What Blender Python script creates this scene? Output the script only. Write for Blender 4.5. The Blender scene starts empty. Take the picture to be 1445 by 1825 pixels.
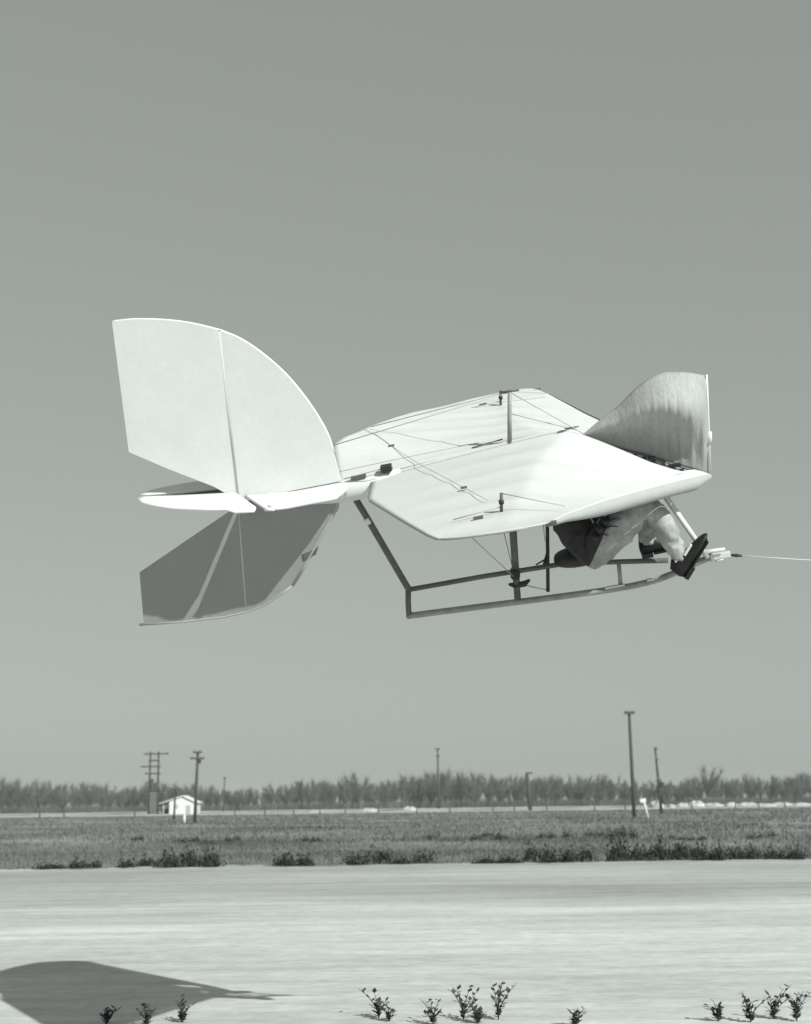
import bpy, bmesh, math, random
import numpy as np
from mathutils import Matrix, Vector

random.seed(7)
rng = np.random.default_rng(11)
S = bpy.context.scene
COL = S.collection
R = math.radians

# ------------------------------------------------------------------ camera
F_PX, IMG_W, IMG_H, HORIZON = 2500.0, 1445.0, 1825.0, 1425.0
pitch = math.atan((HORIZON - IMG_H / 2) / F_PX)
roll = R(0.75)
cam_d = bpy.data.cameras.new('camera')
cam = bpy.data.objects.new('camera', cam_d)
COL.objects.link(cam)
fw = Vector((0, math.cos(pitch), math.sin(pitch)))
up0 = Vector((0, -math.sin(pitch), math.cos(pitch)))
rt0 = Vector((1, 0, 0))
rt = rt0 * math.cos(roll) - up0 * math.sin(roll)
up = rt0 * math.sin(roll) + up0 * math.cos(roll)
m = Matrix.Identity(4)
for i in range(3):
    m[i][0], m[i][1], m[i][2] = rt[i], up[i], -fw[i]
m.translation = (0, 0, 1.6)
cam.matrix_world = m
cam_d.sensor_fit = 'HORIZONTAL'
cam_d.sensor_width = 36
cam_d.lens = 36 * F_PX / IMG_W
cam_d.clip_end = 6000
cam_d.dof.use_dof = True
cam_d.dof.focus_distance = 8.0
cam_d.dof.aperture_fstop = 4.5
S.camera = cam

# ------------------------------------------------------------------ sky, sun, exposure
SUN_TO = Vector((0.503, -0.695, 0.513)).normalized()
TINT = (0.925, 1.0, 0.935, 1)                 # the cast of the old silver print
w = bpy.data.worlds.new('World')
S.world = w
w.use_nodes = True
nt = w.node_tree
nt.nodes.clear()
sky = nt.nodes.new('ShaderNodeTexSky')
sky.sky_type = 'NISHITA'
sky.sun_disc = False
sky.sun_elevation = math.asin(SUN_TO.z)
sky.sun_rotation = math.atan2(SUN_TO.x, SUN_TO.y)
sky.air_density = 1.0
sky.dust_density = 1.5
bw = nt.nodes.new('ShaderNodeRGBToBW')
mul = nt.nodes.new('ShaderNodeMix')
mul.data_type = 'RGBA'
mul.blend_type = 'MULTIPLY'
mul.inputs[0].default_value = 1
mul.inputs[7].default_value = TINT
bg = nt.nodes.new('ShaderNodeBackground')
bg.inputs['Strength'].default_value = 0.083
wo = nt.nodes.new('ShaderNodeOutputWorld')
nt.links.new(sky.outputs[0], bw.inputs[0])
gm_ = nt.nodes.new('ShaderNodeMath')           # soft response of the old emulsion
gm_.operation = 'POWER'
gm_.inputs[1].default_value = 0.32
gs_ = nt.nodes.new('ShaderNodeMath')
gs_.operation = 'MULTIPLY'
gs_.inputs[1].default_value = 3.0 ** 0.68
nt.links.new(bw.outputs[0], gm_.inputs[0])
nt.links.new(gm_.outputs[0], gs_.inputs[0])
nt.links.new(gs_.outputs[0], mul.inputs[6])
nt.links.new(mul.outputs[2], bg.inputs['Color'])
nt.links.new(bg.outputs[0], wo.inputs[0])

sd = bpy.data.lights.new('sun', 'SUN')
sd.energy = 4.0
sd.angle = R(0.5)
sd.color = (0.94, 1.0, 0.935)
sun = bpy.data.objects.new('sun', sd)
COL.objects.link(sun)
sun.rotation_euler = SUN_TO.to_track_quat('Z', 'Y').to_euler()

S.view_settings.view_transform = 'Standard'
S.view_settings.look = 'None'
S.view_settings.gamma = 1
S.view_settings.exposure = 0.6
S.view_settings.use_curve_mapping = False
S.render.film_transparent = False

# ------------------------------------------------------------------ materials
def mat(name, base, rough=0.8, var=0.0, scale=6.0, bump=0.0, bscale=40.0, transl=0.0,
        stretch=(1, 1, 1), metal=0.0, detail=6.0, spec=0.3, fine=0.0, fscale=60.0):
    """grey procedural surface: noise-varied albedo, optional bump and translucency"""
    M = bpy.data.materials.new(name)
    M.use_nodes = True
    N, L = M.node_tree.nodes, M.node_tree.links
    b = N['Principled BSDF']
    b.inputs['Roughness'].default_value = rough
    b.inputs['Metallic'].default_value = metal
    b.inputs['Specular IOR Level'].default_value = spec
    tc = N.new('ShaderNodeTexCoord')
    mp = N.new('ShaderNodeMapping')
    mp.inputs['Scale'].default_value = stretch
    L.new(tc.outputs['Object'], mp.inputs[0])
    no = N.new('ShaderNodeTexNoise')
    no.inputs['Scale'].default_value = scale
    no.inputs['Detail'].default_value = detail
    no.inputs['Roughness'].default_value = 0.62
    L.new(mp.outputs[0], no.inputs['Vector'])
    cr = N.new('ShaderNodeMapRange')
    cr.inputs[1].default_value = 0.3
    cr.inputs[2].default_value = 0.7
    cr.inputs[3].default_value = base * (1 - var)
    cr.inputs[4].default_value = base * (1 + var)
    L.new(no.outputs[0], cr.inputs[0])
    out = cr.outputs[0]
    if fine:
        n2 = N.new('ShaderNodeTexNoise')
        n2.inputs['Scale'].default_value = fscale
        n2.inputs['Detail'].default_value = 4
        L.new(mp.outputs[0], n2.inputs['Vector'])
        c2 = N.new('ShaderNodeMapRange')
        c2.inputs[1].default_value = 0.3
        c2.inputs[2].default_value = 0.7
        c2.inputs[3].default_value = 1 - fine
        c2.inputs[4].default_value = 1 + fine
        L.new(n2.outputs[0], c2.inputs[0])
        mu = N.new('ShaderNodeMath')
        mu.operation = 'MULTIPLY'
        L.new(out, mu.inputs[0])
        L.new(c2.outputs[0], mu.inputs[1])
        out = mu.outputs[0]
    L.new(out, b.inputs['Base Color'])
    if bump:
        nb = N.new('ShaderNodeTexNoise')
        nb.inputs['Scale'].default_value = bscale
        nb.inputs['Detail'].default_value = 5
        L.new(mp.outputs[0], nb.inputs['Vector'])
        bp = N.new('ShaderNodeBump')
        bp.inputs['Strength'].default_value = 1.0
        bp.inputs['Distance'].default_value = bump
        L.new(nb.outputs[0], bp.inputs['Height'])
        L.new(bp.outputs[0], b.inputs['Normal'])
    if transl:
        tr = N.new('ShaderNodeBsdfTranslucent')
        L.new(out, tr.inputs['Color'])
        mx = N.new('ShaderNodeMixShader')
        mx.inputs[0].default_value = transl
        L.new(b.outputs[0], mx.inputs[1])
        L.new(tr.outputs[0], mx.inputs[2])
        L.new(mx.outputs[0], N['Material Output'].inputs[0])
    return M

M = {}
M['wing_cloth'] = mat('wing_cloth', 0.55, 0.7, 0.035, 3.0, 0.0015, 22, 0.10, (1, 2.2, 1), fine=0.02, fscale=30)
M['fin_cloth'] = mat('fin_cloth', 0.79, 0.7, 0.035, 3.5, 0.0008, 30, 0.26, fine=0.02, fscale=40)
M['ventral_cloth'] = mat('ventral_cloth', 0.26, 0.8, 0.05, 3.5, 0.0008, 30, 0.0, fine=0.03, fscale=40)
M['sail_cloth'] = mat('sail_cloth', 0.37, 0.9, 0.08, 8.0, 0.003, 30, 0.12, (3.0, 1, 0.5), fine=0.09, fscale=34)
M['seam'] = mat('seam', 0.50, 0.8, 0.06, 12)
M['edge_shade_grey'] = mat('edge_shade_grey', 0.33, 0.7, 0.04, 10)  # darkened grey paints shade on the wing's leading edge; also door, panes, rims
M['dark_tube'] = mat('dark_tube', 0.10, 0.5, 0.25, 14, 0.0005, 60, fine=0.1)
M['grey_tube'] = mat('grey_tube', 0.26, 0.45, 0.2, 14, 0.0005, 60)
M['light_tube'] = mat('light_tube', 0.52, 0.45, 0.08, 14)
M['black'] = mat('black', 0.028, 0.6, 0.3, 20)
M['bright_metal'] = mat('bright_metal', 0.66, 0.35, 0.04, 20, metal=0.2)
M['wire'] = mat('wire', 0.34, 0.5, 0.1, 10)
M['trousers'] = mat('trousers', 0.30, 0.9, 0.35, 9, 0.006, 24, stretch=(1, 1, 1), fine=0.12, fscale=70)
M['jacket'] = mat('jacket', 0.035, 0.9, 0.35, 10, 0.006, 20)
M['skin'] = mat('skin', 0.36, 0.6, 0.08, 20)
M['hair'] = mat('hair', 0.03, 0.6, 0.3, 60)
M['shoe'] = mat('shoe', 0.012, 0.5, 0.3, 20)
M['lace'] = mat('lace', 0.6, 0.8, 0.05, 20)
M['rope'] = mat('rope', 0.55, 0.9, 0.1, 60)
M['pole_wood'] = mat('pole_wood', 0.055, 0.9, 0.3, 3, stretch=(6, 6, 1))
M['white_paint'] = mat('white_paint', 0.62, 0.6, 0.04, 2)
M['roof_white'] = mat('roof_white', 0.7, 0.5, 0.04, 2)
M['dark_wall'] = mat('dark_wall', 0.10, 0.8, 0.2, 2)
M['glass'] = mat('glass', 0.06, 0.15, 0.1, 2)
M['bark'] = mat('bark', 0.13, 0.95, 0.25, 1.2)
M['twig'] = mat('twig', 0.092, 0.95, 0.35, 0.12)
M['shrub'] = mat('shrub', 0.03, 0.9, 0.45, 3.0)
M['weed'] = mat('weed', 0.05, 0.7, 0.3, 8)
M['grass'] = mat('grass', 0.115, 0.95, 0.55, 0.10, stretch=(0.5, 1, 1), fine=0.35, fscale=1.2)
M['heap'] = mat('heap', 0.40, 1.0, 0.35, 1.5, bump=0.05, bscale=3)
M['insulator'] = mat('insulator', 0.2, 0.4, 0.1, 6)

def ground_mat():
    Mt = bpy.data.materials.new('dry_field')
    Mt.use_nodes = True
    N, L = Mt.node_tree.nodes, Mt.node_tree.links
    b = N['Principled BSDF']
    b.inputs['Roughness'].default_value = 1
    b.inputs['Specular IOR Level'].default_value = 0.1
    tc = N.new('ShaderNodeTexCoord')
    def noise(sc, stretch, lo, hi, a, c, det=5):
        mp = N.new('ShaderNodeMapping')
        mp.inputs['Scale'].default_value = stretch
        L.new(tc.outputs['Object'], mp.inputs[0])
        n = N.new('ShaderNodeTexNoise')
        n.inputs['Scale'].default_value = sc
        n.inputs['Detail'].default_value = det
        n.inputs['Roughness'].default_value = 0.65
        L.new(mp.outputs[0], n.inputs['Vector'])
        r = N.new('ShaderNodeMapRange')
        r.inputs[1].default_value = lo
        r.inputs[2].default_value = hi
        r.inputs[3].default_value = a
        r.inputs[4].default_value = c
        L.new(n.outputs[0], r.inputs[0])
        return r.outputs[0]
    a = noise(0.16, (0.6, 0.35, 1), 0.35, 0.65, 0.13, 0.26)
    c = noise(1.6, (1, 0.4, 1), 0.3, 0.7, 0.6, 1.4)
    mu = N.new('ShaderNodeMath')
    mu.operation = 'MULTIPLY'
    L.new(a, mu.inputs[0])
    L.new(c, mu.inputs[1])
    L.new(mu.outputs[0], b.inputs['Base Color'])
    return Mt
M['field'] = ground_mat()

def runway_mat():
    Mt = bpy.data.materials.new('runway_concrete')
    Mt.use_nodes = True
    N, L = Mt.node_tree.nodes, Mt.node_tree.links
    b = N['Principled BSDF']
    b.inputs['Roughness'].default_value = 0.85
    b.inputs['Specular IOR Level'].default_value = 0.25
    tc = N.new('ShaderNodeTexCoord')
    def noise(sc, stretch, lo, hi, a, c, rot=0.0, det=5):
        mp = N.new('ShaderNodeMapping')
        mp.inputs['Scale'].default_value = stretch
        mp.inputs['Rotation'].default_value = (0, 0, rot)
        L.new(tc.outputs['Object'], mp.inputs[0])
        n = N.new('ShaderNodeTexNoise')
        n.inputs['Scale'].default_value = sc
        n.inputs['Detail'].default_value = det
        n.inputs['Roughness'].default_value = 0.6
        L.new(mp.outputs[0], n.inputs['Vector'])
        r = N.new('ShaderNodeMapRange')
        r.inputs[1].default_value = lo
        r.inputs[2].default_value = hi
        r.inputs[3].default_value = a
        r.inputs[4].default_value = c
        L.new(n.outputs[0], r.inputs[0])
        return r.outputs[0]
    outs = [noise(0.22, (0.35, 1.0, 1), 0.35, 0.65, 0.42, 0.60, 0.10),       # broad stained bands
            noise(1.1, (0.22, 1.3, 1), 0.32, 0.68, 0.85, 1.12, -0.12),          # long tyre-worn streaks
            noise(5.0, (0.6, 1.1, 1), 0.3, 0.7, 0.87, 1.11, 0.04),             # finer streaks
            noise(14.0, (0.6, 1.0, 1), 0.3, 0.7, 0.90, 1.10)]                       # aggregate
    # darker tone towards the far edge, with a wavering border
    sx = N.new('ShaderNodeSeparateXYZ')
    L.new(tc.outputs['Object'], sx.inputs[0])
    wob = noise(0.12, (1, 1, 1), 0.3, 0.7, -1.6, 1.6)
    ad = N.new('ShaderNodeMath')
    ad.operation = 'ADD'
    L.new(sx.outputs['Y'], ad.inputs[0])
    L.new(wob, ad.inputs[1])
    r = N.new('ShaderNodeMapRange')
    r.interpolation_type = 'SMOOTHSTEP'
    r.inputs[1].default_value = 20.5
    r.inputs[2].default_value = 25.0
    r.inputs[3].default_value = 1.0
    r.inputs[4].default_value = 0.72
    L.new(ad.outputs[0], r.inputs[0])
    outs.append(r.outputs[0])
    o = outs[0]
    for q in outs[1:]:
        mu = N.new('ShaderNodeMath')
        mu.operation = 'MULTIPLY'
        L.new(o, mu.inputs[0])
        L.new(q, mu.inputs[1])
        o = mu.outputs[0]
    L.new(o, b.inputs['Base Color'])
    return Mt
M['runway'] = runway_mat()
M['shoulder'] = mat('shoulder', 0.36, 1.0, 0.45, 0.5, stretch=(0.5, 2, 1), fine=0.25, fscale=4)
M['road'] = mat('road', 0.46, 1.0, 0.2, 0.05, stretch=(1, 0.4, 1))
M['pale_soil'] = mat('pale_soil', 0.34, 1.0, 0.75, 0.12, stretch=(1, 0.3, 1), detail=3)

# ------------------------------------------------------------------ mesh helpers
class MB:
    def __init__(s):
        s.v, s.f, s.sm = [], [], []
    def add(s, vs, fs, smooth=False):
        o = len(s.v)
        s.v += [tuple(map(float, q)) for q in vs]
        s.f += [tuple(i + o for i in f) for f in fs]
        s.sm += [smooth] * len(fs)
        return s
    def box(s, c, size, axes=None):
        c = np.array(c, float)
        A = np.eye(3) if axes is None else np.array(axes, float)
        h = np.array(size, float) / 2
        vs = [c + A[0] * x * h[0] + A[1] * y * h[1] + A[2] * z * h[2]
              for x in (-1, 1) for y in (-1, 1) for z in (-1, 1)]
        return s.add(vs, [(0, 1, 3, 2), (4, 6, 7, 5), (0, 4, 5, 1), (2, 3, 7, 6), (0, 2, 6, 4), (1, 5, 7, 3)])
    def tube(s, pts, r, n=10, cap=True, flat=1.0):
        pts = [np.array(q, float) for q in pts]
        rs = [r] * len(pts) if np.isscalar(r) else list(r)
        vs, fs = [], []
        ref = None
        for i, q in enumerate(pts):
            t = pts[min(i + 1, len(pts) - 1)] - pts[max(i - 1, 0)]
            t /= np.linalg.norm(t) + 1e-9
            if ref is None:
                ref = np.array([0, 1, 0]) if abs(t[1]) < 0.9 else np.array([1, 0, 0])
            a = ref - t * ref.dot(t)
            a /= np.linalg.norm(a)
            b = np.cross(t, a)
            ref = a
            for k in range(n):
                an = 2 * math.pi * k / n
                vs.append(q + rs[i] * (math.cos(an) * a * flat + math.sin(an) * b))
        for i in range(len(pts) - 1):
            for k in range(n):
                k2 = (k + 1) % n
                fs.append((i * n + k, i * n + k2, (i + 1) * n + k2, (i + 1) * n + k))
        s.add(vs, fs, True)
        if cap:
            o = len(s.v) - len(vs)
            s.f += [tuple(o + k for k in reversed(range(n))), tuple(o + (len(pts) - 1) * n + k for k in range(n))]
            s.sm += [False, False]
        return s
    def plate(s, outline, thick, axis=1, off=0.0):
        """flat plate: outline in the two other axes, thickness along axis"""
        n = len(outline)
        def P(q, t):
            q = list(q)
            q.insert(axis, off + t)
            return q
        vs = [P(q, -thick / 2) for q in outline] + [P(q, thick / 2) for q in outline]
        fs = [tuple(range(n)), tuple(reversed(range(n, 2 * n)))]
        fs += [(i, i + n, (i + 1) % n + n, (i + 1) % n) for i in range(n)]
        return s.add(vs, fs)
    def mesh(s, name, mt):
        me = bpy.data.meshes.new(name)
        me.from_pydata(s.v, [], s.f)
        me.materials.append(mt)
        me.polygons.foreach_set('use_smooth', s.sm)
        bm = bmesh.new()
        bm.from_mesh(me)
        bmesh.ops.recalc_face_normals(bm, faces=bm.faces)
        bm.to_mesh(me)
        bm.free()
        return me
    def build(s, name, mt, parent=None):
        o = bpy.data.objects.new(name, s.mesh(name, mt))
        COL.objects.link(o)
        o.parent = parent
        return o

def raw_mesh(name, V, Fc, mt, smooth=False):
    """fast path for very many triangles / quads (numpy arrays)"""
    me = bpy.data.meshes.new(name)
    V = np.asarray(V, np.float32)
    Fc = np.asarray(Fc, np.int32)
    k = Fc.shape[1]
    me.vertices.add(len(V))
    me.vertices.foreach_set('co', V.ravel())
    me.loops.add(Fc.size)
    me.loops.foreach_set('vertex_index', Fc.ravel())
    me.polygons.add(len(Fc))
    me.polygons.foreach_set('loop_start', np.arange(0, Fc.size, k, dtype=np.int32))
    me.polygons.foreach_set('loop_total', np.full(len(Fc), k, np.int32))
    if smooth:
        me.polygons.foreach_set('use_smooth', np.ones(len(Fc), bool))
    me.materials.append(mt)
    me.update(calc_edges=True)
    return me

def tag(o, label, cat, group=None):
    o['label'] = label
    o['category'] = cat
    if group:
        o['group'] = group
    return o

def empty(name, loc=(0, 0, 0)):
    o = bpy.data.objects.new(name, None)
    o.empty_display_size = 0.2
    o.location = loc
    COL.objects.link(o)
    return o

def copy_tree(o, parent=None):
    c = o.copy()
    COL.objects.link(c)
    c.parent = parent
    for ch in list(o.children):
        copy_tree(ch, c)
    return c

def struct(name, x0, x1, y0, y1, z, mt, nx=1, ny=1):
    V, Fc = [], []
    for j in range(ny + 1):
        for i in range(nx + 1):
            V.append((x0 + (x1 - x0) * i / nx, y0 + (y1 - y0) * j / ny, z))
    for j in range(ny):
        for i in range(nx):
            a = j * (nx + 1) + i
            Fc.append((a, a + 1, a + nx + 2, a + nx + 1))
    o = bpy.data.objects.new(name, raw_mesh(name, V, Fc, mt))
    COL.objects.link(o)
    o['kind'] = 'structure'
    return o

# ------------------------------------------------------------------ the ground
struct('ground', -1500, 1500, -100, 1800, 0.0, M['field'])
struct('runway', -400, 400, -60, 35.4, 0.012, M['runway'])
# ragged pale shoulder between runway and weeds
V, Fc = [], []
n = 500
for i in range(n + 1):
    x = -60 + 120 * i / n
    V += [(x, 35.3, 0.007), (x, 36.1 + 0.5 * math.sin(x * 0.9) + random.uniform(0, 0.9), 0.007)]
for i in range(n):
    Fc.append((2 * i, 2 * i + 2, 2 * i + 3, 2 * i + 1))
sh = bpy.data.objects.new('shoulder', raw_mesh('shoulder', V, Fc, M['shoulder']))
COL.objects.link(sh)
sh['kind'] = 'structure'
struct('road', -700, 700, 183, 201, 0.03, M['road'])
struct('pale_soil_strip', -700, 700, 212, 262, 0.03, M['pale_soil'])

# ------------------------------------------------------------------ grass in the field (nobody could count it)
def blades(n, y0, y1, hmin, hmax, wmin, wmax, xs):
    t = rng.random(n)
    y = y0 * (y1 / y0) ** t
    x = (rng.random(n) * 2 - 1) * xs * y
    # patchy growth
    keep = (np.sin(x * 0.55 + 1.3 * np.sin(y * 0.21)) + np.sin(y * 0.33 + x * 0.17) + rng.normal(0, 0.9, n)) > -0.5
    x, y = x[keep], y[keep]
    n = len(x)
    h = rng.uniform(hmin, hmax, n) * rng.uniform(0.5, 1.2, n)
    wd = rng.uniform(wmin, wmax, n) * (y / 40)
    a = rng.uniform(0, 2 * np.pi, n)
    lean = rng.normal(0, 0.35, (n, 2)) * h[:, None]
    b0 = np.stack([x - wd * np.cos(a), y - wd * np.sin(a), np.zeros(n)], 1)
    b1 = np.stack([x + wd * np.cos(a), y + wd * np.sin(a), np.zeros(n)], 1)
    tp = np.stack([x + lean[:, 0], y + lean[:, 1], h], 1)
    V = np.stack([b0, b1, tp], 1).reshape(-1, 3)
    return V
V = np.concatenate([blades(90000, 36.3, 60, 0.05, 0.17, 0.008, 0.022, 0.45),
                    blades(90000, 55, 174, 0.06, 0.22, 0.012, 0.03, 0.42)])
go = bpy.data.objects.new('field_grass', raw_mesh('field_grass', V, np.arange(len(V)).reshape(-1, 3), M['grass']))
COL.objects.link(go)
go['kind'] = 'stuff'
go['label'] = 'short dry grass covering the field between runway and road'
go['category'] = 'grass'

# ------------------------------------------------------------------ low dark shrubs
def shrub_mesh(seed, n=520):
    r = np.random.default_rng(seed)
    # unit shrub: about 1 wide, 0.5 high, ragged dome of small leaves
    u = r.random(n)
    th = r.uniform(0, 2 * np.pi, n)
    ph = np.arccos(r.uniform(0.0, 1, n))
    rad = u ** 0.4 * (0.82 + 0.25 * np.sin(3 * th + seed) + r.normal(0, 0.10, n))
    p = np.stack([0.5 * rad * np.sin(ph) * np.cos(th), 0.42 * rad * np.sin(ph) * np.sin(th),
                  0.5 * rad * np.cos(ph) * (0.8 + 0.3 * np.sin(5 * th)) + 0.02], 1)
    d1 = r.normal(0, 1, (n, 3))
    d1 /= np.linalg.norm(d1, axis=1)[:, None]
    d2 = np.cross(d1, r.normal(0, 1, (n, 3)))
    d2 /= np.linalg.norm(d2, axis=1)[:, None]
    s = r.uniform(0.02, 0.055, n)[:, None]
    V = np.stack([p - d1 * s, p + d1 * s, p + d2 * s * 1.7], 1)
    V[:, :, 2] = np.maximum(V[:, :, 2], 0.0)
    V = V.reshape(-1, 3)
    return raw_mesh('shrub_leaves', V, np.arange(len(V)).reshape(-1, 3), M['shrub'])
def shrub_stems(seed):
    r = random.Random(seed)
    mb = MB()
    for k in range(7):
        a = r.uniform(0, 6.28)
        q = r.uniform(0.15, 0.4)
        mb.tube([(0.05 * math.cos(a), 0.05 * math.sin(a), 0), (q * 0.6 * math.cos(a), q * 0.6 * math.sin(a), 0.2),
                 (q * math.cos(a), q * math.sin(a), 0.38)], [0.012, 0.008, 0.004], 5)
    return mb.mesh('shrub_stems', M['bark'])
SHRUBS = [(shrub_mesh(s), shrub_stems(s)) for s in range(5)]
def ground_at(px, py):
    a, b = px - IMG_W / 2, -(py - IMG_H / 2)
    d = rt * a + up * b + fw * F_PX
    k = -1.6 / d.z
    return Vector((0, 0, 1.6)) + d * k
def shrub(x, y, wd, ht, label, group):
    lm, sm_ = SHRUBS[random.randrange(5)]
    e = empty('low_shrub', (x, y, 0))
    e.rotation_euler = (0, 0, random.uniform(0, 6.28))
    e.scale = (wd, wd, ht * 2)
    for nm, me in (('leaves', lm), ('stems', sm_)):
        o = bpy.data.objects.new(nm, me)
        COL.objects.link(o)
        o.parent = e
    tag(e, label, 'shrub', group)
    return e
ORD = ['first', 'second', 'third', 'fourth', 'fifth', 'sixth', 'seventh', 'eighth', 'ninth', 'tenth', 'eleventh', 'twelfth', 'thirteenth',
       'fourteenth', 'fifteenth', 'sixteenth', 'seventeenth', 'eighteenth', 'nineteenth', 'twentieth']
def nth(lab, k, n):
    return lab if n == 1 else lab + ', ' + ORD[k] + ' from left'
edge_rows = [  # (px range, height px, label)
    (60, 110, 9, 'very low weed clump at the left end of the runway edge'),
    (120, 180, 12, 'low weed clump at the left end of the runway edge'),
    (205, 275, 13, 'low weed clump on the runway edge left of the big left clump'),
    (280, 392, 27, 'large dark shrub clump on the runway edge below the white cottage'),
    (488, 560, 19, 'dark shrub clump on the runway edge below the tail of the glider'),
    (615, 700, 25, 'dark bushy clump on the runway edge left of the picture centre'),
    (700, 772, 16, 'low dark clump on the runway edge just right of the bushy clump'),
    (845, 930, 14, 'thin low row of weeds on the runway edge right of centre'),
    (932, 1062, 23, 'dark shrub row on the runway edge below the thick stump post'),
    (1087, 1268, 30, 'tallest dark shrub row on the runway edge below the tall utility pole'),
    (1269, 1360, 25, 'dark shrub row on the runway edge near its right end'),
    (1366, 1440, 20, 'dark shrub at the right end of the runway edge')]
for x0, x1, hp, lab in edge_rows:
    nsh = max(1, round((x1 - x0) / 34))
    for k in range(nsh):
        px = x0 + (x1 - x0) * (k + 0.5) / nsh
        g = ground_at(px, 1542.5 - (px - 722) * 0.0131 - random.uniform(0, 4))
        y = max(g.y, 36.0)
        wdt = (x1 - x0) / nsh * 1.45 / F_PX * y
        shrub(g.x, y + wdt * 0.3, wdt, hp * random.uniform(1.0, 1.6) / F_PX * y, nth(lab, k, nsh), 'shrubs along the runway edge: ' + lab.split(' on ')[0])
mid_rows = [(236, 260, 1496, 9, 'small dark shrub alone in the field below the double pole'),
            (311, 380, 1499, 8, 'low dark shrubs in the field below the white cottage'),
            (398, 428, 1496, 9, 'small dark shrub in the field right of the crossarm pole'),
            (530, 575, 1497, 7, 'low dark shrub in the left middle of the field'),
            (756, 774, 1492, 9, 'small dark shrub in the middle of the field'),
            (835, 902, 1492, 10, 'pair of dark shrubs in mid field right of centre'),
            (957, 992, 1490, 12, 'dark shrub in mid field below the thick stump post'),
            (1000, 1022, 1490, 12, 'dark round shrub in mid field right of the stump post'),
            (1041, 1100, 1491, 12, 'dark shrub row in mid field left of the tall pole'),
            (1100, 1138, 1490, 17, 'tallest mid field shrub, below the tall pole'),
            (1190, 1260, 1492, 7, 'low shrubs in mid field right of the tall pole'),
            (1330, 1385, 1490, 8, 'low shrubs in mid field at the far right')]
for x0, x1, py, hp, lab in mid_rows:
    nsh = max(1, round((x1 - x0) / 20))
    for k in range(nsh):
        px = x0 + (x1 - x0) * (k + 0.5) / nsh
        g = ground_at(px, py + 4 + random.uniform(-3, 3))
        wdt = (x1 - x0) / nsh * 1.5 / F_PX * g.y
        shrub(g.x, g.y, wdt, hp * random.uniform(1.0, 1.4) / F_PX * g.y, nth(lab, k, nsh), 'shrubs in the field: ' + lab.split(' in ')[0])

# ------------------------------------------------------------------ bare trees behind the road
def bare_tree(seed, h):
    """(trunk+limb verts/quads, twig verts/tris) of a leafless orchard tree"""
    r = random.Random(seed)
    q = np.random.default_rng(seed)
    mb = MB()
    tips = []
    th = h * r.uniform(0.16, 0.24)
    mb.tube([(0, 0, 0), (r.uniform(-.1, .1), r.uniform(-.1, .1), th)], [0.17, 0.12], 6, cap=False)
    for k in range(r.randint(5, 8)):
        a = r.uniform(0, 6.283)
        el = r.uniform(0.75, 1.4)
        L = h * r.uniform(0.5, 0.78)
        p = np.array([0, 0, th])
        d = np.array([math.cos(a) * math.cos(el), math.sin(a) * math.cos(el), math.sin(el)])
        pts = [p]
        for s in range(4):
            d = d + q.normal(0, 0.12, 3) + np.array([0, 0, 0.05])
            d /= np.linalg.norm(d)
            p = p + d * L / 4
            pts.append(p)
            tips.append((p, d, L))
        mb.tube(pts, [0.09, 0.07, 0.05, 0.035, 0.015], 5, cap=False)
    # fine twigs as slim triangles
    T = []
    for (p, d, L) in tips:
        for k in range(44):
            dd = d * 0.7 + q.normal(0, 0.55, 3) + np.array([0, 0, 0.25])
            dd /= np.linalg.norm(dd)
            l = L * r.uniform(0.15, 0.42)
            st = p - d * L / 4 * r.random()
            sd_ = np.cross(dd, q.normal(0, 1, 3))
            sd_ /= np.linalg.norm(sd_)
            wv = r.uniform(0.014, 0.032)
            T += [st - sd_ * wv, st + sd_ * wv, st + dd * l]
    # some low sucker growth that fills the row near the ground
    for k in range(60):
        a = r.uniform(0, 6.283)
        rr = r.uniform(0.2, 2.0)
        st = np.array([rr * math.cos(a), rr * math.sin(a), 0.0])
        dd = q.normal(0, 0.3, 3) + np.array([0, 0, 1])
        dd /= np.linalg.norm(dd)
        sd_ = np.cross(dd, q.normal(0, 1, 3))
        sd_ /= np.linalg.norm(sd_)
        T += [st - sd_ * 0.03, st + sd_ * 0.03, st + dd * r.uniform(0.8, 2.2)]
    return mb, np.array(T)
protos = [bare_tree(100 + k, 5.6) for k in range(9)]
TV, TF, WV = [], [], []
off = 0
for row, (yy, cnt) in enumerate([(266, 110), (280, 115), (296, 120), (312, 120), (330, 120)]):
    for k in range(cnt):
        x = -150 + 300 * (k + random.uniform(-.35, .35)) / (cnt - 1)
        y = yy + random.uniform(-4, 4)
        mb, T = protos[random.randrange(9)]
        # the crowns stand a little lower at the far left, as a younger orchard
        prof = 1.0 + 0.16 * math.sin(x * 0.07 + 0.8) + 0.08 * math.sin(x * 0.23) - (0.12 if x < -52 else 0)
        s = random.uniform(0.78, 1.1) * prof
        a = random.uniform(0, 6.283)
        c, sn = math.cos(a), math.sin(a)
        Rm = np.array([[c, -sn, 0], [sn, c, 0], [0, 0, 1]]) * s
        v = np.array(mb.v) @ Rm.T + [x, y, 0]
        TV.append(v)
        TF.append(np.array(mb.f) + off)
        off += len(v)
        WV.append(T @ Rm.T + [x, y, 0])
TV, TF, WV = np.concatenate(TV), np.concatenate(TF), np.concatenate(WV)
tri = np.concatenate([TF[:, [0, 1, 2]], TF[:, [0, 2, 3]]])
nb_ = 26000
bx_, by_ = rng.uniform(-150, 150, nb_), rng.uniform(262, 334, nb_)
bh_ = rng.uniform(0.4, 2.6, nb_) * (0.6 + 0.4 * np.sin(bx_ * 0.31) ** 2)
ba_ = rng.uniform(0, 2 * np.pi, nb_)
bwx, bwy = 0.03 * np.cos(ba_), 0.03 * np.sin(ba_)
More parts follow.
